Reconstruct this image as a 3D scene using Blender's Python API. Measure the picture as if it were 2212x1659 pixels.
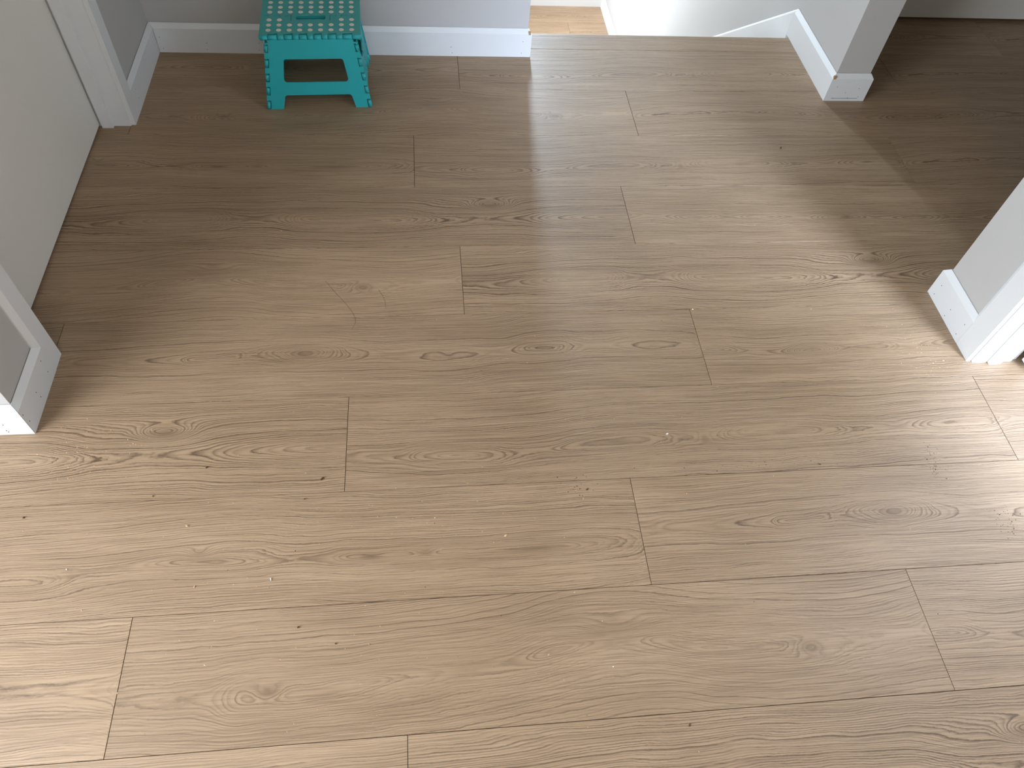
import bpy, bmesh, math, random
from mathutils import Vector, Matrix

random.seed(7)
for o in list(bpy.data.objects):
    bpy.data.objects.remove(o, do_unlink=True)
SC = bpy.context.scene
COL = SC.collection

# ------------------------------------------------------------------ camera
def camera():
    f, p, r, y, h = 1626.991, 0.9436236, -0.1134715, -0.1801580, 1.4275947
    cp, sp = math.cos(p), math.sin(p)
    right = Vector((1, 0, 0)); fwd = Vector((0, cp, -sp)); down = fwd.cross(right)
    cr, sr = math.cos(r), math.sin(r)
    right, down = right * cr + down * sr, right * -sr + down * cr
    rz = Matrix.Rotation(y, 3, 'Z')
    right, down, fwd = rz @ right, rz @ down, rz @ fwd
    m = Matrix((right, -down, -fwd)).transposed().to_4x4()
    m.translation = (0, 0, h)
    cd = bpy.data.cameras.new('camera'); co = bpy.data.objects.new('camera', cd)
    COL.objects.link(co); co.matrix_world = m
    cd.sensor_width = 36; cd.lens = f / 2212 * 36; cd.clip_start = 0.02
    SC.camera = co
camera()

# ------------------------------------------------------------------ light
W = bpy.data.worlds.new('world'); SC.world = W; W.use_nodes = True
W.node_tree.nodes['Background'].inputs[0].default_value = (0.62, 0.75, 1.0, 1)
W.node_tree.nodes['Background'].inputs[1].default_value = 0.6

def area(name, loc, look, sx, sy, power, color):
    """daylight entering through one window opening, or added ceiling fill"""
    l = bpy.data.lights.new(name, 'AREA'); l.shape = 'RECTANGLE'
    l.size = sx; l.size_y = sy; l.energy = power; l.color = color
    o = bpy.data.objects.new(name, l); COL.objects.link(o)
    o.location = loc
    o.rotation_euler = Vector(look).to_track_quat('-Z', 'Y').to_euler()
    return o
area('daylight_main_window', (-2.02, -.40, 1.15), (1, 0, -.50), 1.6, 1.8, 47, (0.79, 0.88, 1.0))
area('ceiling_fill', (-.15, -.75, 2.50), (0, 0, -1), 0.9, 0.7, 5, (1.0, 0.95, 0.85))  # added overhead fill to brighten the room floor, no known skylight
area('daylight_right_room', (2.75, -2.06, 1.45), (0, 1, -.4), 1.2, 1.2, 245, (0.58, 0.73, 1.0))
area('daylight_stair_window', (0.50, 5.56, 1.40), (0, -1, -.25), 0.22, 1.9, 36, (0.64, 0.82, 1.0))
area('daylight_entry', (0.20, 4.85, 0.05), (1, 0, 0), 0.5, 1.75, 32, (0.80, 0.88, 1.0))

V = SC.view_settings
SC.display_settings.display_device = 'sRGB'
V.view_transform = 'Standard'; V.look = 'None'; V.gamma = 1.0; V.use_curve_mapping = False
V.exposure = 1.5

# ------------------------------------------------------------------ node helpers
def srgb(r, g, b):
    f = lambda c: (c / 255 / 12.92) if c / 255 <= .04045 else ((c / 255 + .055) / 1.055) ** 2.4
    return (f(r), f(g), f(b), 1)

class G:
    def __init__(s, name):
        s.m = bpy.data.materials.new(name); s.m.use_nodes = True
        s.t = s.m.node_tree; s.n = s.t.nodes
        s.b = s.n['Principled BSDF']
    def put(s, inp, v):
        if hasattr(v, 'is_output'): s.t.links.new(v, inp)
        elif v is not None: inp.default_value = v
    def math(s, op, a, b=None, c=None, clamp=False):
        n = s.n.new('ShaderNodeMath'); n.operation = op; n.use_clamp = clamp
        for i, v in enumerate((a, b, c)):
            if v is not None: s.put(n.inputs[i], v)
        return n.outputs[0]
    def vec(s, op, a, b=None):
        n = s.n.new('ShaderNodeVectorMath'); n.operation = op
        s.put(n.inputs[0], a)
        if b is not None: s.put(n.inputs[1], b)
        return n.outputs['Value'] if op == 'LENGTH' else n.outputs[0]
    def noise(s, vec, scale=1, detail=2, rough=.5, dist=0):
        n = s.n.new('ShaderNodeTexNoise'); n.noise_dimensions = '3D'
        s.put(n.inputs['Vector'], vec)
        n.inputs['Scale'].default_value = scale; n.inputs['Detail'].default_value = detail
        n.inputs['Roughness'].default_value = rough; n.inputs['Distortion'].default_value = dist
        return n.outputs[0]
    def curve(s, x, pts):
        n = s.n.new('ShaderNodeFloatCurve'); c = n.mapping.curves[0]
        n.mapping.use_clip = True
        c.points[0].location = pts[0]; c.points[1].location = pts[-1]
        for p in pts[1:-1]: c.points.new(*p)
        n.mapping.update(); s.put(n.inputs['Value'], x)
        return n.outputs[0]
    def ramp(s, x, stops):
        n = s.n.new('ShaderNodeValToRGB'); e = n.color_ramp.elements
        while len(e) < len(stops): e.new(.5)
        for i, (p, c) in enumerate(stops):
            e[i].position = p; e[i].color = c if isinstance(c, tuple) else (c, c, c, 1)
        s.put(n.inputs[0], x); return n.outputs[0]
    def mix(s, f, a, b, mode='MIX'):
        n = s.n.new('ShaderNodeMix'); n.data_type = 'RGBA'; n.blend_type = mode
        s.put(n.inputs[0], f); s.put(n.inputs[6], a); s.put(n.inputs[7], b)
        return n.outputs[2]
    def objco(s):
        return s.n.new('ShaderNodeTexCoord').outputs['Object']
    def bump(s, h, strength, dist):
        n = s.n.new('ShaderNodeBump'); n.inputs['Strength'].default_value = strength
        n.inputs['Distance'].default_value = dist; s.put(n.inputs['Height'], h)
        s.put(s.b.inputs['Normal'], n.outputs[0])

def paint(name, col, rough=.5, spec=.5, tex=.0, texscale=400):
    g = G(name)
    co = g.objco()
    n = g.noise(co, 3, 3)
    c2 = tuple(c * .93 for c in col[:3]) + (1,)
    g.put(g.b.inputs['Base Color'], g.mix(n, col, c2))
    g.b.inputs['Roughness'].default_value = rough
    g.b.inputs['Specular IOR Level'].default_value = spec
    if tex: g.bump(g.noise(co, texscale, 2), tex, .0004)
    return g.m

L_PLANK, W_PLANK = 1.524, 0.24
BASE, BASE2, DARK, KNOT = srgb(176, 147, 115), srgb(161, 133, 102), srgb(84, 62, 41), srgb(112, 88, 65)

def oak(name, vc, h, knots, seed, dark=1.0, along='X'):
    """one printed oak design: growth rings cut by the board face.
    vc/h: (u, value) lists in metres; knots: (u, v, ru, rv, bump, darkness)"""
    g = G(name)
    co = g.objco()
    sep = g.n.new('ShaderNodeSeparateXYZ'); g.put(sep.inputs[0], co)
    u, v = sep.outputs[0], sep.outputs[1]
    if along == 'Y': u, v = v, u
    off = g.n.new('ShaderNodeObjectInfo').outputs['Random']
    cmb = g.n.new('ShaderNodeCombineXYZ'); g.put(cmb.inputs[0], u); g.put(cmb.inputs[1], v); cmb.inputs[2].default_value = seed * 3.7
    uv = cmb.outputs[0]
    # warps
    n1 = g.noise(g.vec('MULTIPLY', uv, (3.2, 11, 1)), 1, 2)
    n2 = g.noise(g.vec('MULTIPLY', uv, (26, 70, 1)), 1, 4, .68)
    n3 = g.noise(g.vec('MULTIPLY', uv, (9, 25, 1)), 1, 1)
    ub = g.math('ADD', g.math('DIVIDE', u, L_PLANK), g.math('MULTIPLY', g.math('SUBTRACT', n2, .5), .012))
    hc = g.math('MULTIPLY', g.curve(ub, [(a / L_PLANK, b / .05) for a, b in h]), .05)
    vcc = g.math('MULTIPLY', g.curve(ub, [(a / L_PLANK, b / W_PLANK) for a, b in vc]), W_PLANK)
    dv = g.math('ADD', g.math('SUBTRACT', v, vcc), g.math('MULTIPLY', g.math('SUBTRACT', n1, .5), .030))
    # hc is squared in the radius: rings of a log cut near its heart
    r = g.math('SQRT', g.math('ADD', g.math('MULTIPLY', dv, dv), g.math('MULTIPLY', hc, hc)))
    r = g.math('ADD', r, g.math('MULTIPLY', g.math('SUBTRACT', n3, .5), .010))
    r = g.math('ADD', r, g.math('MULTIPLY', g.math('SUBTRACT', n2, .5), .0045))
    kd = None
    for (ku, kv, ru, rv, bmp, dk) in knots:
        d = g.vec('LENGTH', g.vec('MULTIPLY', g.vec('SUBTRACT', uv, (ku, kv, seed * 3.7)), (1 / ru, 1 / rv, 0)))
        d = g.math('ADD', d, g.math('MULTIPLY', g.math('SUBTRACT', n3, .5), .5))
        e1 = g.math('POWER', 2.71828, g.math('MULTIPLY', g.math('MULTIPLY', d, d), -1))
        if bmp: r = g.math('ADD', r, g.math('MULTIPLY', e1, bmp))
        e2 = g.math('POWER', 2.71828, g.math('MULTIPLY', g.math('MULTIPLY', d, d), -2.2))
        e2 = g.math('MULTIPLY', e2, dk)
        kd = e2 if kd is None else g.math('MAXIMUM', kd, e2)
    # uneven ring spacing
    cr = g.n.new('ShaderNodeCombineXYZ'); g.put(cr.inputs[0], r); cr.inputs[1].default_value = seed
    rn = g.noise(cr.outputs[0], 90, 1)
    ph = g.math('ADD', g.math('MULTIPLY', r, 240.0), g.math('MULTIPLY', rn, 2.6))
    fl = g.math('FLOOR', ph); fr = g.math('SUBTRACT', ph, fl)
    wn = g.n.new('ShaderNodeTexWhiteNoise'); wn.noise_dimensions = '1D'; g.put(wn.inputs['W'], g.math('ADD', fl, seed * 13.0))
    line = g.ramp(fr, [(0, .25), (.14, 0), (.42, .05), (.72, .6), (.88, 1.0), (1.0, .30)])
    pores = g.noise(g.vec('MULTIPLY', uv, (34, 520, 1)), 1, 3, .65)
    fibre = g.noise(g.vec('MULTIPLY', uv, (7, 330, 1)), 1, 3, .6)
    st = g.math('MULTIPLY', g.math('ADD', g.math('MULTIPLY', wn.outputs[0], .7), .3),
                g.math('ADD', .50, g.math('MULTIPLY', g.math('SUBTRACT', g.math('ADD', pores, n1), .85), 2.6), clamp=True))
    a = g.math('MULTIPLY', g.math('MULTIPLY', line, st), .92 * dark, clamp=True)
    tone = g.noise(g.vec('MULTIPLY', uv, (2.0, 14, 1)), 1, 2)
    c = g.mix(g.ramp(tone, [(.3, 0.0), (.7, 1.0)]), BASE, BASE2)
    c = g.mix(g.ramp(fibre, [(.34, .34), (.60, 0.0)]), c, DARK)
    c = g.mix(g.ramp(pores, [(.60, 0.0), (.78, .22)]), c, srgb(186, 164, 136))
    c = g.mix(a, c, DARK)
    if kd is not None:
        c = g.mix(g.math('MULTIPLY', kd, g.math('ADD', .12, g.math('MULTIPLY', fibre, 1.1)), clamp=True), c, KNOT)
    # plank to plank tone
    hs = g.n.new('ShaderNodeHueSaturation'); g.put(hs.inputs['Color'], c)
    g.put(hs.inputs['Value'], g.math('ADD', .96, g.math('MULTIPLY', off, .08)))
    hs.inputs['Saturation'].default_value = 0.98
    g.put(g.b.inputs['Base Color'], hs.outputs[0])
    rough = g.math('ADD', .40, g.math('MULTIPLY', a, .25))
    g.put(g.b.inputs['Roughness'], rough)
    g.b.inputs['Specular IOR Level'].default_value = .5
    g.bump(g.math('SUBTRACT', g.math('MULTIPLY', fibre, .35), a), .35, .0005)
    return g.m

K = oak
PRINTS = {
 'A': K('oak_print_knot_eye', [(0, .118), (.36, .125), (.56, .128), (.9, .112), (1.13, .132), (1.524, .12)],
        [(0, .034), (.15, .027), (.28, .016), (.355, .001), (.43, .016), (.50, .024), (.558, .026), (.64, .026), (.75, .028), (.92, .018), (1.02, .028), (1.13, .006), (1.25, .03), (1.40, .022), (1.524, .035)],
        [(.565, .128, .085, .036, -.050, .0), (.560, .128, .034, .014, 0, .9), (.90, .115, .018, .010, .004, .3), (1.13, .135, .020, .010, 0, .25)], 1),
 'B': K('oak_print_long_fish', [(0, .08), (.3, .075), (.58, .093), (.8, .096), (1.0, .10), (1.524, .11)],
        [(0, .03), (.12, .022), (.25, .004), (.40, .020), (.52, .008), (.60, .005), (.70, .016), (.80, .024), (.86, .016), (.985, .001), (1.10, .012), (1.25, .026), (1.40, .012), (1.524, .02)],
        [(.59, .093, .07, .006, 0, .9), (.30, .073, .05, .005, 0, .5), (.80, .095, .015, .014, .006, .3), (.985, .10, .035, .008, 0, .55)], 2, 1.15),
 'C': K('oak_print_swirl', [(0, .09), (.26, .085), (.6, .10), (.92, .135), (1.1, .11), (1.27, .10), (1.524, .115)],
        [(0, .035), (.15, .03), (.24, .006), (.36, .004), (.50, .012), (.66, .02), (.80, .004), (.95, .005), (1.10, .003), (1.2, .010), (1.30, .02), (1.42, .03), (1.524, .02)],
        [(.258, .088, .028, .012, .014, 1.0), (.90, .160, .075, .028, .028, .35), (.87, .150, .030, .009, 0, .5), (1.27, .098, .030, .014, .016, .8)], 3, .85),
 'D': K('oak_print_streaks', [(0, .10), (.3, .085), (.64, .105), (.97, .093), (1.3, .09), (1.524, .095)],
        [(0, .02), (.08, .004), (.2, .014), (.32, .004), (.45, .02), (.58, .01), (.66, .004), (.75, .010), (.84, .020), (.97, .003), (1.10, .006), (1.30, .003), (1.40, .010), (1.524, .034)],
        [(.64, .120, .024, .010, .012, .6), (.97, .092, .030, .009, .004, 1.0), (1.08, .096, .022, .009, .006, .6), (1.30, .090, .06, .007, 0, .8), (.40, .085, .07, .006, 0, .6)], 4, 1.0),
 'E': K('oak_print_arches', [(0, .10), (.25, .105), (.5, .115), (.75, .105), (.95, .110), (1.12, .110), (1.3, .108), (1.524, .105)],
        [(0, .036), (.12, .03), (.22, .018), (.33, .004), (.40, .016), (.50, .034), (.58, .026), (.66, .006), (.80, .004), (.95, .022), (1.05, .036), (1.16, .038), (1.26, .028), (1.38, .014), (1.47, .004), (1.524, .0)],
        [(1.137, .160, .060, .024, .045, 0), (1.137, .160, .040, .015, 0, 1.0), (1.0, .150, .10, .030, .018, 0.0), (.45, .115, .05, .008, 0, .35)], 5, 1.15),
 'F': K('oak_print_wavy', [(0, .11), (.2, .105), (.45, .10), (.65, .10), (.9, .095), (1.2, .10), (1.524, .11)],
        [(0, .004), (.08, .016), (.2, .004), (.30, .014), (.38, .005), (.50, .016), (.64, .0), (.74, .012), (.86, .004), (1.0, .02), (1.2, .006), (1.35, .02), (1.524, .03)],
        [(.65, .10, .020, .012, .010, .9), (.88, .10, .07, .006, 0, .7), (.28, .108, .03, .006, 0, .4)], 6, 1.1),
 'G': K('oak_print_eye', [(0, .105), (.15, .10), (.29, .098), (.5, .10), (.8, .11), (1.1, .10), (1.524, .11)],
        [(0, .004), (.05, .002), (.12, .014), (.20, .012), (.29, .0), (.36, .012), (.45, .008), (.55, .02), (.70, .004), (.9, .022), (1.1, .006), (1.3, .03), (1.524, .02)],
        [(.29, .10, .060, .020, -.024, 0), (.29, .10, .030, .010, 0, .4), (.52, .10, .05, .006, 0, .5)], 7, 1.05),
 'H': K('oak_print_plain', [(0, .10), (.4, .13), (.8, .10), (1.2, .12), (1.524, .11)],
        [(0, .03), (.2, .012), (.35, .02), (.5, .006), (.7, .026), (.9, .010), (1.05, .0), (1.2, .018), (1.35, .034), (1.524, .02)],
        [(.42, .12, .05, .006, 0, .7), (1.05, .11, .04, .012, .008, .6)], 8, 1.0),
}

M_TRIM = paint('white_trim_paint', srgb(226, 226, 223), .38, .5)
M_WALL = paint('greige_wall_paint', srgb(190, 186, 180), .75, .3, .25, 350)
M_DOOR = paint('door_paint', srgb(232, 226, 214), .5, .4, .1, 250)
M_CEIL = paint('ceiling_paint', srgb(168, 162, 152), .9, .2)
M_DARK = paint('nail_hole_dark', srgb(40, 36, 32), .9, .1)
M_SUB = paint('subfloor', srgb(70, 58, 46), .9, .1)
M_RAW = paint('bare_wood', srgb(176, 140, 100), .8, .2)
M_GLASSFR = paint('window_frame_paint', srgb(235, 236, 236), .4, .5)

# ------------------------------------------------------------------ mesh helpers
def link(name, bm, mat, parent=None, smooth=False):
    me = bpy.data.meshes.new(name); bm.to_mesh(me); bm.free()
    if mat: me.materials.append(mat)
    if smooth:
        for p in me.polygons: p.use_smooth = True
    o = bpy.data.objects.new(name, me); COL.objects.link(o)
    if parent: o.parent = parent
    return o
def boxbm(x0, x1, y0, y1, z0, z1, bev=0, bm=None):
    own = bm is None
    if own: bm = bmesh.new()
    r = bmesh.ops.create_cube(bm, size=1)
    for v in r['verts']:
        v.co = Vector((x0 + (v.co.x + .5) * (x1 - x0), y0 + (v.co.y + .5) * (y1 - y0), z0 + (v.co.z + .5) * (z1 - z0)))
    if bev:
        es = [e for e in bm.edges if e.verts[0] in r['verts'] and e.verts[1] in r['verts']]
        bmesh.ops.bevel(bm, geom=es, offset=bev, segments=2, affect='EDGES', profile=.5)
    return bm
def box(name, x0, x1, y0, y1, z0, z1, mat, parent=None, bev=0):
    return link(name, boxbm(x0, x1, y0, y1, z0, z1, bev), mat, parent)
def struct(o, label=None):
    o['kind'] = 'structure'
    if label: o['label'] = label
    return o
def boxes(name, lst, mat, label=None):
    bm = bmesh.new()
    for b in lst: boxbm(*b, bm=bm)
    return struct(link(name, bm, mat), label)
def empty(name, loc=(0, 0, 0), rz=0):
    o = bpy.data.objects.new(name, None); COL.objects.link(o)
    o.location = loc; o.rotation_euler = (0, 0, rz); o.empty_display_size = .05
    return o
def thing(o, label, cat, group=None):
    o['label'] = label; o['category'] = cat
    if group: o['group'] = group
    return o

def board(name, p0, p1, n, prof, e0, e1, mat, parent=None, axis='H', z0=0.0):
    """straight moulding. axis H: runs from p0 to p1 on the floor, prof = (out, up).
    axis V: stands at p0, prof = (out, along p0->p1 direction), height z0..p1z"""
    bm = bmesh.new(); n = Vector(n)
    p0 = Vector(p0); p1 = Vector(p1); d = (p1 - p0).normalized()
    A, B = [], []
    for (t, h) in prof:
        A.append(bm.verts.new(p0 + n * t + Vector((0, 0, h)) - d * (t * e0)))
        B.append(bm.verts.new(p1 + n * t + Vector((0, 0, h)) + d * (t * e1)))
    k = len(prof)
    for i in range(k):
        j = (i + 1) % k
        bm.faces.new((A[i], A[j], B[j], B[i]))
    bm.faces.new(A[::-1]); bm.faces.new(B)
    bmesh.ops.recalc_face_normals(bm, faces=bm.faces)
    return link(name, bm, mat, parent)
def stick(name, poly, z0, z1, mat, parent=None, z1b=None):
    """vertical extrusion of an XY polygon"""
    bm = bmesh.new()
    A = [bm.verts.new((x, y, z0)) for x, y in poly]; B = [bm.verts.new((x, y, z1)) for x, y in poly]
    k = len(poly)
    for i in range(k):
        j = (i + 1) % k
        bm.faces.new((A[i], A[j], B[j], B[i]))
    bm.faces.new(A[::-1]); bm.faces.new(B)
    bmesh.ops.recalc_face_normals(bm, faces=bm.faces)
    return link(name, bm, mat, parent)

HT = 2.44          # ceiling height
BB = [(.0015, .0), (.0130, .0), (.0130, .0805), (.0025, .0945), (.0015, .0945)]   # baseboard section

# ------------------------------------------------------------------ floor and planks
P6 = 2.4365
def seam(i): return P6 - i * W_PLANK
floor = boxes('floor', [(-2.1, 3.7, -3.3, 2.0, -.03, -.007), (-1.1, .365, 2.0, 2.52, -.03, -.007), (.365, 1.40, 2.0, 2.530, -.03, -.007), (1.40, 3.7, 2.0, 2.95, -.03, -.007)], M_SUB,
              'light oak plank floor of the hallway and the room')
def plank_mesh(x0, x1, y0, y1, top=0.0, th=.006):
    bm = bmesh.new()
    gx, c, dz = .0005, .0003, .0006
    X0, X1, Y0, Y1 = 0 + gx, x1 - x0 - gx, 0 + gx, y1 - y0 - gx
    lo = [(X0, Y0), (X1, Y0), (X1, Y1), (X0, Y1)]
    hi = [(X0 + c, Y0 + c), (X1 - c, Y0 + c), (X1 - c, Y1 - c), (X0 + c, Y1 - c)]
    a = [bm.verts.new((x, y, -th)) for x, y in lo]
    b = [bm.verts.new((x, y, -dz)) for x, y in lo]
    d = [bm.verts.new((x, y, 0)) for x, y in hi]
    for i in range(4):
        j = (i + 1) % 4
        bm.faces.new((a[i], a[j], b[j], b[i])); bm.faces.new((b[i], b[j], d[j], d[i]))
    bm.faces.new(d); bm.faces.new(a[::-1])
    return bm
def plank(x0, x1, y0, y1, joint, mat, parent, z=0.0, yb=None):
    """joint = x of the plank's full-length left end, yb = full-width lower edge: print stays aligned when cut"""
    bm = plank_mesh(x0, x1, y0, y1)
    dx = x0 - joint; dy = y0 - (y0 if yb is None else yb)
    for v in bm.verts: v.co.x += dx; v.co.y += dy
    o = link('plank', bm, mat, parent); o.location = (joint, y0 - dy, z)
    return o
# row -> {joint index offset: print}, joint = reference butt joint in that row
ROWS = {-1: (2.139, 'HHHH'), 0: (.12, 'GBHD'), 1: (.6665, 'CHGB'), 2: (-.0315, 'DBHF'), 3: (.567, 'EFDB'),
        4: (.0855, 'CEGD'), 5: (.6645, 'AGHE'), 6: (-.1895, 'EBFD'), 7: (.4205, 'DAEH'), 8: (-.5655, 'HCGB'),
        9: (-.0625, 'GEAF'), 10: (.55, 'BDHC')}
rows = list(range(-1, 11)) + list(range(11, 24))
for i in rows:
    y1, y0 = seam(i), seam(i + 1)
    if i in ROWS: ref, pr = ROWS[i]
    else: ref, pr = random.uniform(-.7, .7), ''.join(random.choice('ABCDEFGH') for _ in range(4))
    xa, xb = -2.0, 3.6
    if i <= 1: xa = -1.0
    for k in range(-4, 5):
        j = ref + k * L_PLANK
        a, b = max(j, xa), min(j + L_PLANK, xb)
        if b - a < .02: continue
        pch = pr[k + 1] if 0 <= k + 1 < len(pr) else random.choice('ABCDEFGH')
        if i == -1:
            a = max(a, 1.36)
            if b - a < .02: continue
            plank(a, b, y0, y1, j, PRINTS[pch], floor)
        else:
            plank(a, b, y0, y1, j, PRINTS[pch], floor)
# strip of floor deeper inside the dark closet
plank(1.36, 3.6, seam(-1), seam(-1) + .22, 1.36 - .3, PRINTS['H'], floor)
# stair nosing board: rounded front, flush with the planks
bm = bmesh.new()
prof = [(0.0010, -.0010), (.0020, 0), (.094, 0), (.0985, -.0012), (.1010, -.0045), (.1015, -.010), (.1015, -.024), (.095, -.028), (.0010, -.028)]
A = [bm.verts.new((0, y, z)) for y, z in prof]; B = [bm.verts.new((.968, y, z)) for y, z in prof]
for i in range(len(prof)):
    j = (i + 1) % len(prof); bm.faces.new((A[i], A[j], B[j], B[i]))
bm.faces.new(A[::-1]); bm.faces.new(B); bmesh.ops.recalc_face_normals(bm, faces=bm.faces)
nose = link('trim_1', bm, PRINTS['A']); nose.location = (.372, P6, 0)
struct(nose, 'oak stair nosing board at the top of the stairs')

# ------------------------------------------------------------------ walls
boxes('wall_left', [(-.97, -.856, .942, 1.139, 0, HT), (-1.95, -.97, .942, 1.056, 0, HT),
                    (-.97, -.856, 2.008, 2.399, 0, HT), (-.97, -.856, 1.139, 2.008, 2.06, HT)], M_WALL,
      'greige painted wall on the left of the hallway')
boxes('wall_back', [(-.97, .3560, 2.399, 2.515, 0, HT), (.24, .3555, 2.515, 4.30, -1.44, HT), (.24, .3555, 2.40, 2.515, -1.44, 0)], M_WALL,
      'painted back wall behind the step stool')
boxes('wall_right', [(1.3515, 1.468, 2.159, 2.66, 0, HT), (1.3515, 1.468, 2.66, 5.60, -1.44, HT), (1.3515, 1.468, 2.45, 2.66, -1.44, 0)], M_WALL,
      'white wall pier between the stairs and the dark side passage')
boxes('wall_partition', [(1.3515, 3.6, 1.152, 1.2675, 0, HT), (1.3515, 1.462, 1.052, 1.152, 0, HT),
                         (1.3515, 1.462, 1.052 - .78, 1.052, 2.06, HT), (1.3515, 1.462, -3.2, .265, 0, HT)], M_WALL,
      'painted wall on the right beside the bright doorway')
boxes('wall_passage', [(3.5, 3.6, 1.2675, 2.66, 0, HT), (1.468, 3.6, 2.66, 2.9, 2.05, HT), (1.468, 3.6, 2.86, 2.95, 0, 2.05)], M_WALL,
      'wall at the far end of the dark side passage')
# main room: left wall with large window, rear wall
boxes('wall_main_left', [(-2.05, -1.95, .42, .942, 0, HT), (-2.05, -1.95, -1.22, .42, 0, .22), (-2.05, -1.95, -1.22, .42, 2.08, HT), (-2.05, -1.95, -3.2, -1.22, 0, HT)], M_WALL)
boxes('wall_main_rear', [(-2.05, 3.6, -3.3, -3.2, 0, HT)], M_WALL)
boxes('wall_room_right', [(3.5, 3.6, -3.2, 1.152, 0, HT), (1.462, 2.12, -2.1, -2.0, 0, HT), (3.38, 3.5, -2.1, -2.0, 0, HT),
                          (2.12, 3.38, -2.1, -2.0, 0, .85), (2.12, 3.38, -2.1, -2.0, 2.05, HT)], M_WALL)
boxes('ceiling', [(-2.05, -.62, -3.3, 2.95, HT, HT + .1), (.32, 3.6, -3.3, 2.95, HT, HT + .1), (-.62, .32, -3.3, -1.12, HT, HT + .1), (-.62, .32, -.38, 2.95, HT, HT + .1), (.2, 1.468, 2.95, 5.75, HT, HT + .1)], M_CEIL)  # pieces leave a made-up hole beneath the added overhead fill
# stairwell: landing
boxes('wall_landing', [(.24, .385, 5.487, 5.6, -1.44, HT), (.615, 1.3515, 5.487, 5.6, -1.44, HT), (.385, .615, 5.487, 5.6, -1.44, .42), (.385, .615, 5.487, 5.6, 2.38, HT),
                       (.24, .3555, 4.30, 4.58, -1.44, HT), (.24, .3555, 5.12, 5.487, -1.44, HT), (.24, .3555, 4.58, 5.12, .95, HT), (.24, .3555, 4.58, 5.12, -1.44, -.85)], M_WALL, 'end wall of the lower stair landing')
land = boxes('floor_landing', [(.24, 1.3515, 4.2, 5.6, -1.50, -1.447)], M_SUB, 'oak plank floor of the lower landing')
for (a, b, c, d, p) in ((.3, .50, 5.245, 5.485, 'E'), (.50, 1.35, 5.245, 5.485, 'B'), (.3, 1.06, 5.005, 5.245, 'C'), (1.06, 1.35, 5.005, 5.245, 'H'),
                        (.3, 1.35, 4.765, 5.005, 'G'), (.3, .8, 4.525, 4.765, 'A'), (.8, 1.35, 4.525, 4.765, 'F'), (.3, 1.35, 4.305, 4.525, 'B')):
    plank(a, b, c, d, a - .1, PRINTS[p], land, -1.44)
# stairs down
stairs = struct(empty('stairs', (0.36, 2.54, 0)), 'staircase going down from the hallway')
for k in range(8):
    zt = -.18 * k; y = .0 + .25 * k
    box('riser', 0, .99, y - .012, y + .0045, zt - .18 + (0 if k else 0), zt - (.006 if k == 0 else .026), M_TRIM, stairs)
    if k < 7:
        bm = boxbm(0, .99, y - .0, y + .275, zt - .18 - .025, zt - .18, .003)
        o = link('tread', bm, PRINTS['BCDEFGA'[k]], stairs)

# ------------------------------------------------------------------ baseboards
def nail(pos, n, parent):
    n = Vector(n); bm = bmesh.new()
    bmesh.ops.create_cone(bm, cap_ends=True, segments=8, radius1=.0011, radius2=.0011, depth=.0012)
    q = Vector((0, 0, 1)).rotation_difference(n)
    bmesh.ops.transform(bm, matrix=Matrix.Translation(Vector(pos)) @ q.to_matrix().to_4x4(), verts=bm.verts)
    return link('nail_hole', bm, M_DARK, parent)
def bb(name, p0, p1, n, e0, e1, nails=(), label=None, prof=BB, z=0.0):
    o = struct(board(name, (*p0, z), (*p1, z), (*n, 0), prof, e0, e1, M_TRIM), label)
    for (a, zz) in nails:
        if n[0]: nail((p0[0] + n[0] * .0129, a, zz), (*n, 0), o)
        else: nail((a, p0[1] + n[1] * .0129, zz), (*n, 0), o)
    return o
b1 = bb('baseboard_left', (-.856, .9425), (-.856, 1.1000), (1, 0), 1.0, 0, [(1.074, .065), (1.072, .029), (1.005, .045), (1.008, .024), (.935, .063), (.939, .034)],
   'white baseboard on the near left wall corner')
bb('baseboard_front', (-.8565, .942), (-1.95, .942), (0, -1), 1.0, -1, [(-.891, .038), (-.892, .011), (-.894, .016)], 'white baseboard on the front face of the left wall')
bb('baseboard_left_far', (-.856, 2.0515), (-.856, 2.399), (1, 0), 0, -1.0, [(2.09, .03), (2.09, .06)], 'white baseboard in the far left corner')
bk = bb('baseboard_back', (-.856 + .0005, 2.399), (.3560, 2.399), (0, -1), -1.06, 0.95,
   [(-.83, .052), (-.828, .014), (-.688, .034), (-.692, .012), (-.524, .036), (-.528, .012), (.099, .032), (.103, .012), (.34, .055), (.337, .014)],
   'white baseboard along the back wall behind the stool')
pr = bb('baseboard_pier', (1.3515, 2.159), (1.468, 2.159), (0, -1), 1.0, 1.0, [(1.367, .052), (1.445, .047), (1.404, .031), (1.455, .016), (1.369, .010), (1.42, .0115)],
   'white baseboard on the end of the wall pier')
bb('baseboard_pier_side', (1.468, 2.159), (1.468, 2.66), (1, 0), 1.0, 0, (), 'white baseboard in the dark passage')
bb('baseboard_stair', (1.3515, 2.1585), (1.3515, 2.560), (-1, 0), 1.0, 0, (), 'white baseboard beside the top of the stairs')
bb('baseboard_right', (1.3515, 1.1020), (1.3515, 1.2675), (-1, 0), 0, 1.0, [(1.253, .051), (1.256, .016), (1.181, .038), (1.184, .011), (1.117, .054), (1.119, .015)],
   'white baseboard on the right wall end')
bb('baseboard_passage', (1.3520, 1.2675), (3.5, 1.2675), (0, 1), 1.0, 0, ())
bb('baseboard_landing_right', (1.3515, 4.30), (1.3515, 5.487), (-1, 0), 0, -1.0, (), 'white baseboard on the lower landing', z=-1.44)
bb('baseboard_landing_end', (.3555, 5.487), (1.3510, 5.487), (0, -1), 0, -1.0, (), z=-1.44)
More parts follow.
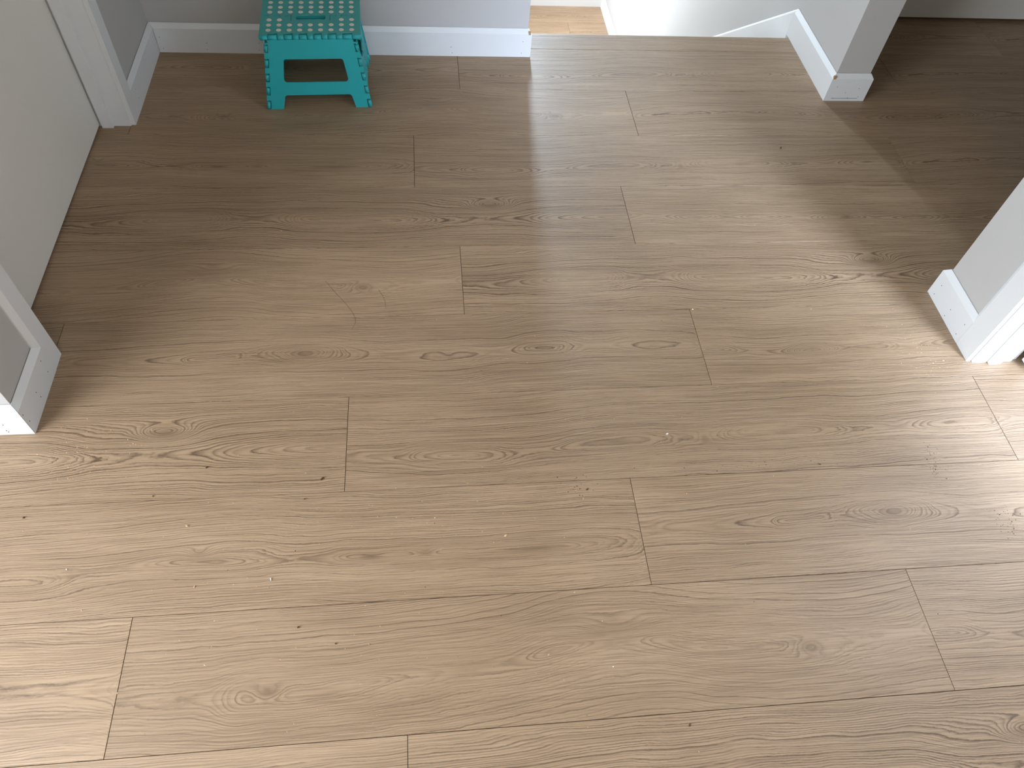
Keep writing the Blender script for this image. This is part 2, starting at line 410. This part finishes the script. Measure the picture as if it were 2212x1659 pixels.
# chipped mitres showing bare wood
c = box('chipped_corner', .3575, .3640, 2.3855, 2.3925, .078, .0885, M_RAW, bk); c['label'] = 'bare tan chip at the baseboard mitre'
c = box('chipped_corner', 1.3405, 1.3490, 2.1455, 2.1515, .0795, .0900, M_RAW, pr); c['label'] = 'bare tan chip at the baseboard mitre'
# scuff line low on the pier baseboard
o = box('scuff_mark', 1.362, 1.455, 2.1456, 2.1461, .0098, .0106, M_DARK, pr)
# stair skirt board following the slope
def skirt():
    bm = bmesh.new(); n = 1.3515
    y0, y1 = 2.5605, 4.32
    s = .72
    top0, top1 = .0945, .0945 - s * (y1 - y0)
    bot1 = top1 - .40
    pts = [(y0, .0945 - .0), (y1, top1), (y1, bot1), (y0 + .02, -.20), (y0, -.20)]
    A = [bm.verts.new((n - .0015, y, z)) for y, z in pts]; B = [bm.verts.new((n - .013, y, z - (.012 if i < 2 else 0))) for i, (y, z) in enumerate(pts)]
    for i in range(len(pts)):
        j = (i + 1) % len(pts); bm.faces.new((A[i], A[j], B[j], B[i]))
    bm.faces.new(A[::-1]); bm.faces.new(B); bmesh.ops.recalc_face_normals(bm, faces=bm.faces)
    return struct(link('trim_2', bm, M_TRIM), 'white sloping skirt board down the stair wall')
skirt()

# ------------------------------------------------------------------ doors
CAS = .0125
def casing_poly(wall_x, nx, y_edge, y_out):
    """casing standing on a wall plane x=wall_x facing nx, from its door-side edge to its chamfered outer edge"""
    s = 1 if y_out > y_edge else -1
    return [(wall_x, y_edge), (wall_x + nx * CAS, y_edge), (wall_x + nx * CAS, y_out - s * .013), (wall_x + nx * .003, y_out), (wall_x, y_out)]
# left door, closed, set back in the wall
d1 = struct(empty('door_1', (-.92, 1.57, 0)), 'closed flat greige door in the left wall')
def reparent(o, p):
    o.parent = p; o.matrix_parent_inverse = Matrix.Translation(-p.location); return o
Y0, Y1 = 1.151, 1.996
for o in (box('door_slab', -.9770, -.9415, Y0 + .003, Y1 - .003, .007, 2.035, M_DOOR, None, .0012),
          box('jamb', -.970, -.8562, 1.139, Y0, 0, 2.06, M_TRIM), box('jamb', -.970, -.8562, Y1, 2.008, 0, 2.06, M_TRIM),
          box('jamb', -.970, -.8562, Y0, Y1, 2.04, 2.06, M_TRIM),
          box('door_stop', -.9345, -.9030, Y0, Y0 + .011, 0, 2.04, M_TRIM, None, .001), box('door_stop', -.9345, -.9030, Y1 - .011, Y1, 0, 2.04, M_TRIM, None, .001),
          stick('casing', casing_poly(-.856, 1, 1.1450, 1.0875), 0, 2.12, M_TRIM),
          stick('casing', casing_poly(-.856, 1, 2.0010, 2.0640), 0, 2.12, M_TRIM),
          box('casing', -.856, -.8435, 1.0845, 2.063, 2.06, 2.12, M_TRIM)):
    reparent(o, d1)
# right door, swung open into the bright room
d2 = struct(empty('door_2', (1.41, .66, 0)), 'open doorway with stepped white jamb at the right edge')
JY = 1.038
for o in (box('jamb', 1.3530, 1.4590, JY, 1.052, 0, 2.06, M_TRIM), box('jamb', 1.3530, 1.4590, .265, .279, 0, 2.06, M_TRIM), box('jamb', 1.3530, 1.4590, .279, JY, 2.045, 2.06, M_TRIM),
          box('door_stop', 1.3935, 1.4255, JY - .009, JY, 0, 2.045, M_TRIM, None, .001), box('door_stop', 1.3935, 1.4255, .279, .288, 0, 2.045, M_TRIM, None, .001),
          stick('casing', casing_poly(1.3515, -1, 1.0435, 1.1146), 0, 2.12, M_TRIM), stick('casing', casing_poly(1.3515, -1, .272, .212), 0, 2.12, M_TRIM),
          box('casing', 1.3390, 1.3515, .212, 1.104, 2.06, 2.12, M_TRIM),
          stick('casing', casing_poly(1.462, 1, 1.0435, 1.1040), 0, 2.12, M_TRIM), stick('casing', casing_poly(1.462, 1, .272, .212), 0, 2.12, M_TRIM),
          box('door_slab', 1.4800, 2.235, 1.0000, 1.0350, .010, 2.035, M_TRIM, None, .0012)):
    reparent(o, d2)
for z in (.25, 1.05, 1.80):
    o = box('hinge', 1.4620, 1.4795, 1.0300, 1.0390, z, z + .09, M_DARK, None, .002); reparent(o, d2); o.name = 'hinge'
# closet door panel at the end of the dark passage
d3 = struct(empty('door_3', (2.4, 2.69, 0)), 'flat grey door panel with a dark gap beneath, in the dark passage')
for o in (box('door_slab', 1.4700, 2.60, 2.672, 2.705, .013, 2.05, M_DOOR), box('door_slab', 2.604, 3.497, 2.672, 2.705, .013, 2.05, M_DOOR)):
    reparent(o, d3)

# ------------------------------------------------------------------ windows (out of frame, they carry the daylight)
def window(name, fr, axis, label=None):
    w = struct(empty(name, fr[0]), label)
    for b in fr[1]:
        reparent(box('window_frame', *b, M_GLASSFR, None, .002), w)
    return w
window('window_1', ((-2.0, -.55, 0), [(-2.04, -1.96, -1.22, -1.18, .22, 2.08), (-2.04, -1.96, .38, .42, .22, 2.08), (-2.04, -1.96, -1.18, .38, .22, .26), (-2.04, -1.96, -1.18, .38, 2.04, 2.08)]), 'x', 'large window in the left wall of the room')
window('window_2', ((2.75, -2.05, .85), [(2.12, 2.16, -2.09, -2.01, .85, 2.05), (3.34, 3.38, -2.09, -2.01, .85, 2.05), (2.16, 3.34, -2.09, -2.01, .85, .89), (2.16, 3.34, -2.09, -2.01, 2.01, 2.05)]), 'y', 'window of the bright side room')
window('window_3', ((.50, 5.54, .42), [(.385, .395, 5.51, 5.59, .42, 2.38), (.605, .615, 5.51, 5.59, .42, 2.38), (.395, .605, 5.51, 5.59, .42, .43), (.395, .605, 5.51, 5.59, 2.37, 2.38)]), 'y', 'tall narrow stair window')

#@STOOL@BEGIN
# ------------------------------------------------------------------ folding step stool
def plastic(name, col, rough=.42):
    g = G(name); co = g.objco()
    n = g.noise(co, 900, 1)
    g.put(g.b.inputs['Base Color'], col); g.b.inputs['Roughness'].default_value = rough
    g.b.inputs['Specular IOR Level'].default_value = .4
    g.bump(n, .12, .0003)
    return g.m
M_TEAL = plastic('teal_plastic', srgb(44, 176, 180))
M_TOP = plastic('teal_plastic_top', srgb(70, 164, 158), .5)
M_GRIP = paint('grip_rubber', srgb(232, 220, 206), .8, .3)
M_SLOT = paint('slot_shadow', srgb(6, 40, 44), .9, .1)

def rounded(pts, r, seg=5):
    """round the corners of a polygon; r = one radius or one per corner"""
    out = []; n = len(pts)
    for i, p in enumerate(pts):
        rr = r[i] if isinstance(r, (list, tuple)) else r
        p = Vector(p); a = Vector(pts[i - 1]) - p; b = Vector(pts[(i + 1) % n]) - p
        if rr <= 0: out.append(tuple(p)); continue
        ang = a.angle(b); d = min(rr / math.tan(ang / 2), a.length * .49, b.length * .49)
        rr2 = d * math.tan(ang / 2)
        s = p + a.normalized() * d; e = p + b.normalized() * d
        c = p + (a.normalized() + b.normalized()).normalized() * (rr2 / math.sin(ang / 2))
        a0 = math.atan2(s.y - c.y, s.x - c.x); a1 = math.atan2(e.y - c.y, e.x - c.x)
        da = (a1 - a0 + math.pi) % (2 * math.pi) - math.pi
        for k in range(seg + 1):
            t = a0 + da * k / seg
            out.append((c.x + rr2 * math.cos(t), c.y + rr2 * math.sin(t)))
    return out
def sheet(name, loops, thick, bev, mat, parent, M):
    """flat plate with holes: first loop outside, the others holes; bevelled rims, placed by matrix M"""
    cu = bpy.data.curves.new(name, 'CURVE'); cu.dimensions = '2D'; cu.fill_mode = 'BOTH'
    cu.extrude = thick / 2 - bev; cu.bevel_depth = bev; cu.bevel_resolution = 1; cu.offset = -bev
    for lp in loops:
        sp = cu.splines.new('POLY'); sp.points.add(len(lp) - 1); sp.use_cyclic_u = True
        for i, (x, y) in enumerate(lp): sp.points[i].co = (x, y, 0, 1)
    tmp = bpy.data.objects.new('tmp', cu); COL.objects.link(tmp)
    dg = bpy.context.evaluated_depsgraph_get(); me = bpy.data.meshes.new_from_object(tmp.evaluated_get(dg))
    bpy.data.objects.remove(tmp); bpy.data.curves.remove(cu)
    me.transform(M); me.name = name; me.materials.clear(); me.materials.append(mat)
    if M.determinant() < 0: me.flip_normals()
    o = bpy.data.objects.new(name, me); COL.objects.link(o); o.parent = parent
    return o
def basis(o, s, t):
    """matrix mapping (x,y,z) of a plate to world: origin o, x axis s, y axis t (not normalised), z their normal"""
    s, t = Vector(s), Vector(t); n = s.cross(t).normalized()
    m = Matrix((s, t, n)).transposed().to_4x4(); m.translation = o
    return m
def rod(name, a, b, r, mat, parent, seg=12, bm=None):
    own = bm is None
    if own: bm = bmesh.new()
    a, b = Vector(a), Vector(b); q = (b - a).to_track_quat('Z', 'Y').to_matrix().to_4x4()
    res = bmesh.ops.create_cone(bm, cap_ends=True, segments=seg, radius1=r, radius2=r, depth=(b - a).length)
    bmesh.ops.transform(bm, matrix=Matrix.Translation((a + b) / 2) @ q, verts=res['verts'])
    for e in [f for f in bm.faces]: e.smooth = len(e.verts) == 4
    if own: return link(name, bm, mat, parent)

def make_stool():
    root = empty('step_stool', (-.3215, 2.2200, 0), .045)
    thing(root, 'turquoise folding plastic step stool with off-white grip dots against the back wall', 'step stool')
    HX, HY, Z = .1435, .1100, .2200
    R = .0068
    # top plate: slots along front and rear edges for the hinge knuckles
    kn = [(-.1190, -.0935), (-.0729, -.0508), (-.0310, -.0096), (.0103, .0317), (.0508, .0729), (.0927, .1185)]
    fr = [(-HX, -HY + R)]
    g = .0011
    for a, b in kn:
        fr += [(a - g, -HY + R), (a - g, -HY + .0135), (a - g - .0022, -HY + .0150), (a - g + .001, -HY + .0185), (b + g - .001, -HY + .0185), (b + g + .0022, -HY + .0150), (b + g, -HY + .0135), (b + g, -HY + R)]
    fr += [(HX, -HY + R)]
    bk = [(-x, -y) for x, y in fr]
    def half(front):
        # two leaves meeting in a toothed line
        pass
    outer = fr + bk
    handle = rounded([(-.0425, -.0185), (-.030, -.0185), (-.026, -.0170), (-.018, -.0170), (-.013, -.0180), (-.008, -.0170), (0, -.0170), (.006, -.0180), (.012, -.0170), (.02, -.0170), (.026, -.0170), (.030, -.0185), (.0425, -.0185), (.0425, .0060), (-.0425, .0060)],
                     [.005, .002] + [.001] * 9 + [.002, .005, .006, .006])
    w = .0013
    loops = [outer, handle]
    for cx, lng in ((-.130, 0), (-.097, 0), (-.0647, 1), (.0640, -1), (.0960, 0), (.1277, 0)):
        x0, x1 = cx - .0086, cx + .0086; yt = .0052; yb = -.0030; yl = -.0245
        pl = yl if lng == -1 else yb; pr_ = yl if lng == 1 else yb
        loops.append([(x0 - w / 2, pl), (x0 + w / 2, pl), (x0 + w / 2, yt - .0022), (x1 - w / 2, yt - .0022), (x1 - w / 2, pr_), (x1 + w / 2, pr_), (x1 + w / 2, yt), (x0 - w / 2, yt)])
    top = sheet('top', loops, .0050, .0003, M_TOP, root, Matrix.Translation((0, 0, Z - .0025)))
    sheet('top_underside', [rounded([(-HX + .006, -HY + .02), (HX - .006, -HY + .02), (HX - .006, HY - .02), (-HX + .006, HY - .02)], .006), [(x * 1.12, (y + .006) * 1.2 - .006) for x, y in handle]], .0040, .0003, M_TEAL, root, Matrix.Translation((0, 0, Z - .0135)))
    sheet('handle_wall', [[(x * 1.06, (y + .006) * 1.14 - .006) for x, y in handle], handle], .006, .0001, M_TEAL, root, Matrix.Translation((0, 0, Z - .0085)))
    # rolled rim left and right
    for s in (-1, 1):
        bm = bmesh.new()
        boxbm(s * HX - (.008 if s > 0 else 0), s * HX + (.008 if s < 0 else 0), -HY + R, HY - R, Z - .0165, Z - .0003, 0, bm)
        es = [e for e in bm.edges if all(abs(v.co.x - s * HX) < 1e-5 for v in e.verts)]
        bmesh.ops.bevel(bm, geom=es, offset=.006, segments=4, affect='EDGES', profile=.5)
        for v in bm.verts:
            if abs(v.co.x - s * HX) < .007: v.co.x += s * .0006
        link('top_side_rim', bm, M_TEAL, root)
    # rolled front and rear rims between the knuckles, rounded corners
    for s in (-1, 1):
        edges = [-HX + .004] + [v for ab in kn for v in (ab[0] - g, ab[1] + g)] + [HX - .004]
        for i in range(0, len(edges), 2):
            bm = bmesh.new()
            rod('', (edges[i], s * (HY - R), Z - R), (edges[i + 1], s * (HY - R), Z - R), R, None, None, 16, bm)
            boxbm(edges[i], edges[i + 1], s * (HY - R) if s < 0 else HY - .02, -HY + .02 if s < 0 else (HY - R), Z - .0135, Z - .004, 0, bm)
            if i in (0, len(edges) - 2):
                r_ = bmesh.ops.create_uvsphere(bm, u_segments=14, v_segments=10, radius=R)
                for v in r_['verts']: v.co += Vector(((-1 if i == 0 else 1) * (HX - .0055), s * (HY - R), Z - R))
            o = link('top_rim', bm, M_TEAL, root)
            for p in o.data.polygons: p.use_smooth = len(p.vertices) <= 4 and p.area < .0006
        # knuckles: part of the leg panels
        for a, b in kn:
            rod('hinge_knuckle', (a, s * (HY - R), Z - R), (b, s * (HY - R), Z - R), R + .0004, M_TEAL, root, 18)
    # grip dots
    bm0 = None
    ys = [-.0765, -.0490, -.0210, .0222, .0497, .0770]
    for r_, y in enumerate(ys):
        for c_ in range(9):
            if r_ == 2 and 2 <= c_ <= 6: continue
            x = -.1185 + c_ * .0296
            if bm0 is None:
                bm = bmesh.new(); res = bmesh.ops.create_cone(bm, cap_ends=True, segments=18, radius1=.0073, radius2=.0067, depth=.0011)
                d = link('grip_dot', bm, M_GRIP, root); bm0 = d.data
            else:
                d = bpy.data.objects.new('grip_dot', bm0); COL.objects.link(d); d.parent = root
            d.location = (x, y, Z + .0004)
    # front and rear leg panels
    ZT = .2090
    def panel(sgn):
        yb, yt_ = sgn * .1295, sgn * .1075
        M = basis((0, yb, 0), (1, 0, 0), (0, (yt_ - yb), ZT)) if sgn < 0 else basis((0, yb, 0), (-1, 0, 0), (0, (yt_ - yb), ZT))
        # coordinates: x metres, y 0..1 up the slope
        def hw(t): return .1600 + (.1330 - .1600) * t      # outer half width
        strip = .0130
        ks = [(0.0, .118), (.222, .325), (.420, .520), (.625, .730), (.835, .930)]
        right = []
        t0 = 0
        def inn(t): return hw(t) - strip
        for a, b in ks:
            if a > 0: right += [(hw(a - .012) - .001, a - .012)]
            right += [(inn(a - .012) if a > 0 else inn(0), max(a - .012, 0)), (inn(b + .012), b + .012), (hw(b + .012) - .001, b + .012)]
        right += [(hw(.955), .955), (.121, .965), (.121, 1.0)]
        left = [(-x, y) for x, y in right[::-1]]
        hx = .105
        # foot arch
        arch_r = rounded([(.1090, 0.0), (.1000, .205), (-.1000, .205), (-.1090, 0.0)], [0, .010, .010, 0])
        S = ZT   # roundness is in metres: work in metres then normalise
        def norm(l): return [(x, y / S) for x, y in l]
        arch = norm(rounded([(.1090, 0.0), (.0985, .0430), (-.0985, .0430), (-.1090, 0.0)], [0, .009, .009, 0]))
        outer = right + left + arch[::-1]
        # order: start at right foot inner -> up right side -> left side down -> arch back
        outer = right + left + [p for p in arch[::-1]]
        hole = norm(rounded([(-.0955, .0830), (.0955, .0830), (.0850, .1530), (-.0850, .1530)], [.009, .009, .008, .008]))
        o = sheet('leg_panel', [outer, hole], .0042, .0004, M_TEAL, root, M)
        # return flange on the back of the rim of the hole
        # side knuckles
        for sx in (-1, 1):
            for a, b in ks:
                def P(t): return M @ Vector((sx * (hw(t) - .0062), t, -.001 if sgn < 0 else -.001))
                rod('side_knuckle', P(a + .004), P(b - .006), .0058, M_TEAL, root, 12)
    panel(-1); panel(1)
    # side panels: two halves each, window and arch cut out, with a seam in the middle
    for s in (-1, 1):
        for h in (-1, 1):
            M = basis((s * .1520, 0, 0), (0, 1, 0), (-s * (.1520 - .1275), 0, ZT))
            def norm(l): return [(x, y / ZT) for x, y in l]
            g2 = .0012
            ptsm = [(h * .1230, .001), (h * .1080, .200), (h * .0860, .200), (h * .0700, .135), (h * .048, .118), (h * g2, .110), (h * g2, .036), (h * .060, .036), (h * .082, .030), (h * .0900, .001)]
            if h > 0: ptsm = ptsm[::-1]
            sheet('side_panel', [norm(rounded(ptsm, [.002, .004, .006, .01, .01, 0, 0, .006, .01, .002] if h < 0 else [.002, .01, .006, 0, 0, .01, .01, .006, .004, .002]))], .0040, .0004, M_TEAL, root, M)
        for a, b in ((.038, .056), (.062, .080), (.086, .104)):
            rod('middle_hinge', (s * (.1520 - .0245 * a / ZT), 0, a), (s * (.1520 - .0245 * b / ZT), 0, b), .0048, M_TEAL, root, 10)
    return root
make_stool()
#@STOOL@END
#@DEBRIS@BEGIN
# ------------------------------------------------------------------ crumbs, chips and hairs on the floor
M_WHITECR = paint('plaster_white', srgb(240, 236, 228), .9, .2)
M_BROWNCR = paint('dirt_brown', srgb(92, 70, 50), .95, .1)
M_TANCR = paint('sawdust_tan', srgb(214, 180, 140), .95, .1)
M_HAIR = paint('hair_brown', srgb(96, 62, 42), .6, .3)
def chip(name, x, y, sx, sy, sz, rot, mat, seed):
    rnd = random.Random(seed); bm = bmesh.new()
    bmesh.ops.create_icosphere(bm, subdivisions=1, radius=1)
    for v in bm.verts:
        k = rnd.uniform(.65, 1.15)
        v.co = Vector((v.co.x * sx * k, v.co.y * sy * k, v.co.z * sz * k))
    zmin = min(v.co.z for v in bm.verts)
    for v in bm.verts: v.co.z -= zmin
    o = link(name, bm, mat); o.location = (x, y, 0.0001); o.rotation_euler = (0, 0, rot)
    return o
CHIPS = [
 ('plaster_chip', .526, .864, .0038, .0022, .0016, .2, 'w', 'bright white plaster chip lying alone in the middle of a plank right of centre'),
 ('wood_chip', .139, .638, .0042, .0028, .0010, .5, 't', 'pale triangular wood shaving lying below the centre of the floor'),
 ('plaster_chip', -.322, .574, .0014, .0034, .0014, .15, 'w', 'small upright white plaster sliver in the lower left of the floor'),
 ('plaster_chip', -.463, .568, .0013, .0030, .0012, -.1, 't', 'thin cream splinter left of the white plaster sliver'),
 ('dirt_crumb', -.237, .788, .0024, .0052, .0026, -.7, 'b', 'elongated dark brown crumb just left of a butt joint between planks'),
 ('dirt_crumb', -.477, .828, .0030, .0022, .0020, .3, 'b', 'dark brown crumb up and left of the elongated crumb, near the near left corner'),
 ('dirt_crumb', -.270, .743, .0024, .0018, .0018, .1, 'b', 'small dark crumb just below the elongated crumb, over a plank seam'),
 ('dirt_crumb', -.574, .766, .0020, .0018, .0016, .9, 'b', 'tiny dark round crumb below the near left wall corner'),
 ('dirt_crumb', -.813, .731, .0028, .0024, .0020, .4, 'b', 'brown crumb nearest the left edge of the picture'),
 ('wood_chip', -.496, .695, .0036, .0026, .0018, .2, 't', 'pale tan crumb above the swirling knot at lower left'),
 ('dirt_crumb', -.263, .477, .0026, .0022, .0020, .8, 'b', 'upper of two dark crumbs on the long plank in the foreground'),
 ('dirt_crumb', -.193, .442, .0022, .0020, .0018, .2, 'b', 'lower of two dark crumbs on the long plank in the foreground'),
 ('wood_chip', -.132, .437, .0016, .0014, .0013, .2, 't', 'pinhead pale crumb right of the two dark foreground crumbs'),
 ('dirt_crumb', 1.111, 1.893, .0042, .0030, .0024, .5, 'b', 'dark crumb on the lit floor between the stairs and the dark passage'),
 ('dirt_crumb', .438, .255, .0022, .0044, .0014, -.5, 'b', 'leaf-shaped brown fleck near the bottom edge of the picture'),
 ('dirt_crumb', .322, .734, .0036, .0026, .0012, .6, 'b', 'flat brown smudge of dirt left of the joint below centre'),
 ('plaster_chip', .672, 1.234, .0024, .0020, .0020, 0, 'w', 'small white crumb on the top end of the joint right of centre'),
 ('plaster_chip', -.705, .617, .0018, .0016, .0015, 0, 'w', 'small white speck beside the arched grain at far lower left'),
 ('dirt_crumb', .857, .769, .0050, .0016, .0010, -.3, 'b', 'thin brown fleck on the seam at right of centre'),
 ('plaster_chip', .317, .365, .0022, .0014, .0010, .1, 'w', 'tiny white flake low in the foreground right of centre'),
]
for i, (nm, x, y, a, b, c, rt, m, lb) in enumerate(CHIPS):
    o = chip(nm, x, y, a, b, c, rt, {'w': M_WHITECR, 'b': M_BROWNCR, 't': M_TANCR}[m], 31 + i)
    thing(o, lb, {'plaster_chip': 'plaster chip', 'dirt_crumb': 'crumb', 'wood_chip': 'wood chip'}[nm])
def hair(pts, lb):
    cu = bpy.data.curves.new('c', 'CURVE'); cu.dimensions = '3D'; cu.bevel_depth = .00018; cu.bevel_resolution = 0; cu.resolution_u = 6
    sp = cu.splines.new('BEZIER'); sp.bezier_points.add(len(pts) - 1)
    for q, (x, y) in zip(sp.bezier_points, pts):
        q.co = (x, y, .0003); q.handle_left_type = q.handle_right_type = 'AUTO'
    t = bpy.data.objects.new('t', cu); COL.objects.link(t)
    me = bpy.data.meshes.new_from_object(t.evaluated_get(bpy.context.evaluated_depsgraph_get()))
    bpy.data.objects.remove(t); me.materials.clear(); me.materials.append(M_HAIR)
    o = bpy.data.objects.new('hair_strand', me); COL.objects.link(o)
    thing(o, lb, 'hair')
hair([(-.262, 1.358), (-.235, 1.318), (-.206, 1.277), (-.188, 1.245), (-.182, 1.220), (-.190, 1.196)], 'longer curved brown hair lying across the plank left of centre')
hair([(-.128, 1.325), (-.114, 1.295), (-.109, 1.262)], 'shorter curved brown hair right of the longer hair')
def dust(name, spots, n, mat, lb, seed, rmin, rmax):
    """specks too many to count, real grains joined into one object"""
    rnd = random.Random(seed); vs, fs = [], []
    for k in range(n):
        cx, cy, sx, sy = rnd.choice(spots)
        x, y = rnd.gauss(cx, sx), rnd.gauss(cy, sy)
        if y > 2.35 or (x < -.83 and y > .92) or (x > 1.32 and y > 1.0): continue
        r = rnd.uniform(rmin, rmax) * rnd.choice((1, 1, 1, 1.7)); st = rnd.uniform(.5, 1.6); a = rnd.uniform(0, 3.14)
        b = len(vs); ca, sa = math.cos(a), math.sin(a)
        for (px, py, pz) in ((-1, -.7, 0), (1, -.6, 0), (.7, .8, 0), (-.8, .7, 0), (0, 0, 1)):
            X, Y = px * r * st, py * r
            vs.append((x + X * ca - Y * sa, y + X * sa + Y * ca, .0001 + pz * r * .9))
        fs += [(b, b + 1, b + 4), (b + 1, b + 2, b + 4), (b + 2, b + 3, b + 4), (b + 3, b, b + 4), (b + 3, b + 2, b + 1, b)]
    me = bpy.data.meshes.new(name); me.from_pydata(vs, [], fs); me.materials.append(mat)
    o = bpy.data.objects.new(name, me); COL.objects.link(o); o['kind'] = 'stuff'; thing(o, lb, 'dust')
dust('plaster_dust', [(-.76, .87, .05, .035), (-.7, .85, .05, .03), (0.0, .6, .6, .25), (.2, .5, .6, .25), (.5, 1.1, .6, .5), (-.2, .45, .5, .2), (-.5, .7, .3, .2), (1.24, 1.06, .03, .06), (.1, .72, .25, .03)], 520, M_TANCR,
     'fine pale plaster and sawdust specks scattered over the floor', 5, .0004, .0009)
dust('brown_dust', [(1.133, .775, .008, .022), (1.120, .745, .006, .014), (1.230, .63, .022, .012), (1.232, .598, .012, .015), (.30, .74, .02, .015), (.75, .775, .12, .008), (.9, .9, .4, .3), (.33, .5, .5, .25)], 330, M_BROWNCR,
     'fine brown dirt specks gathered on the floor at the right', 9, .0003, .0008)
#@DEBRIS@END
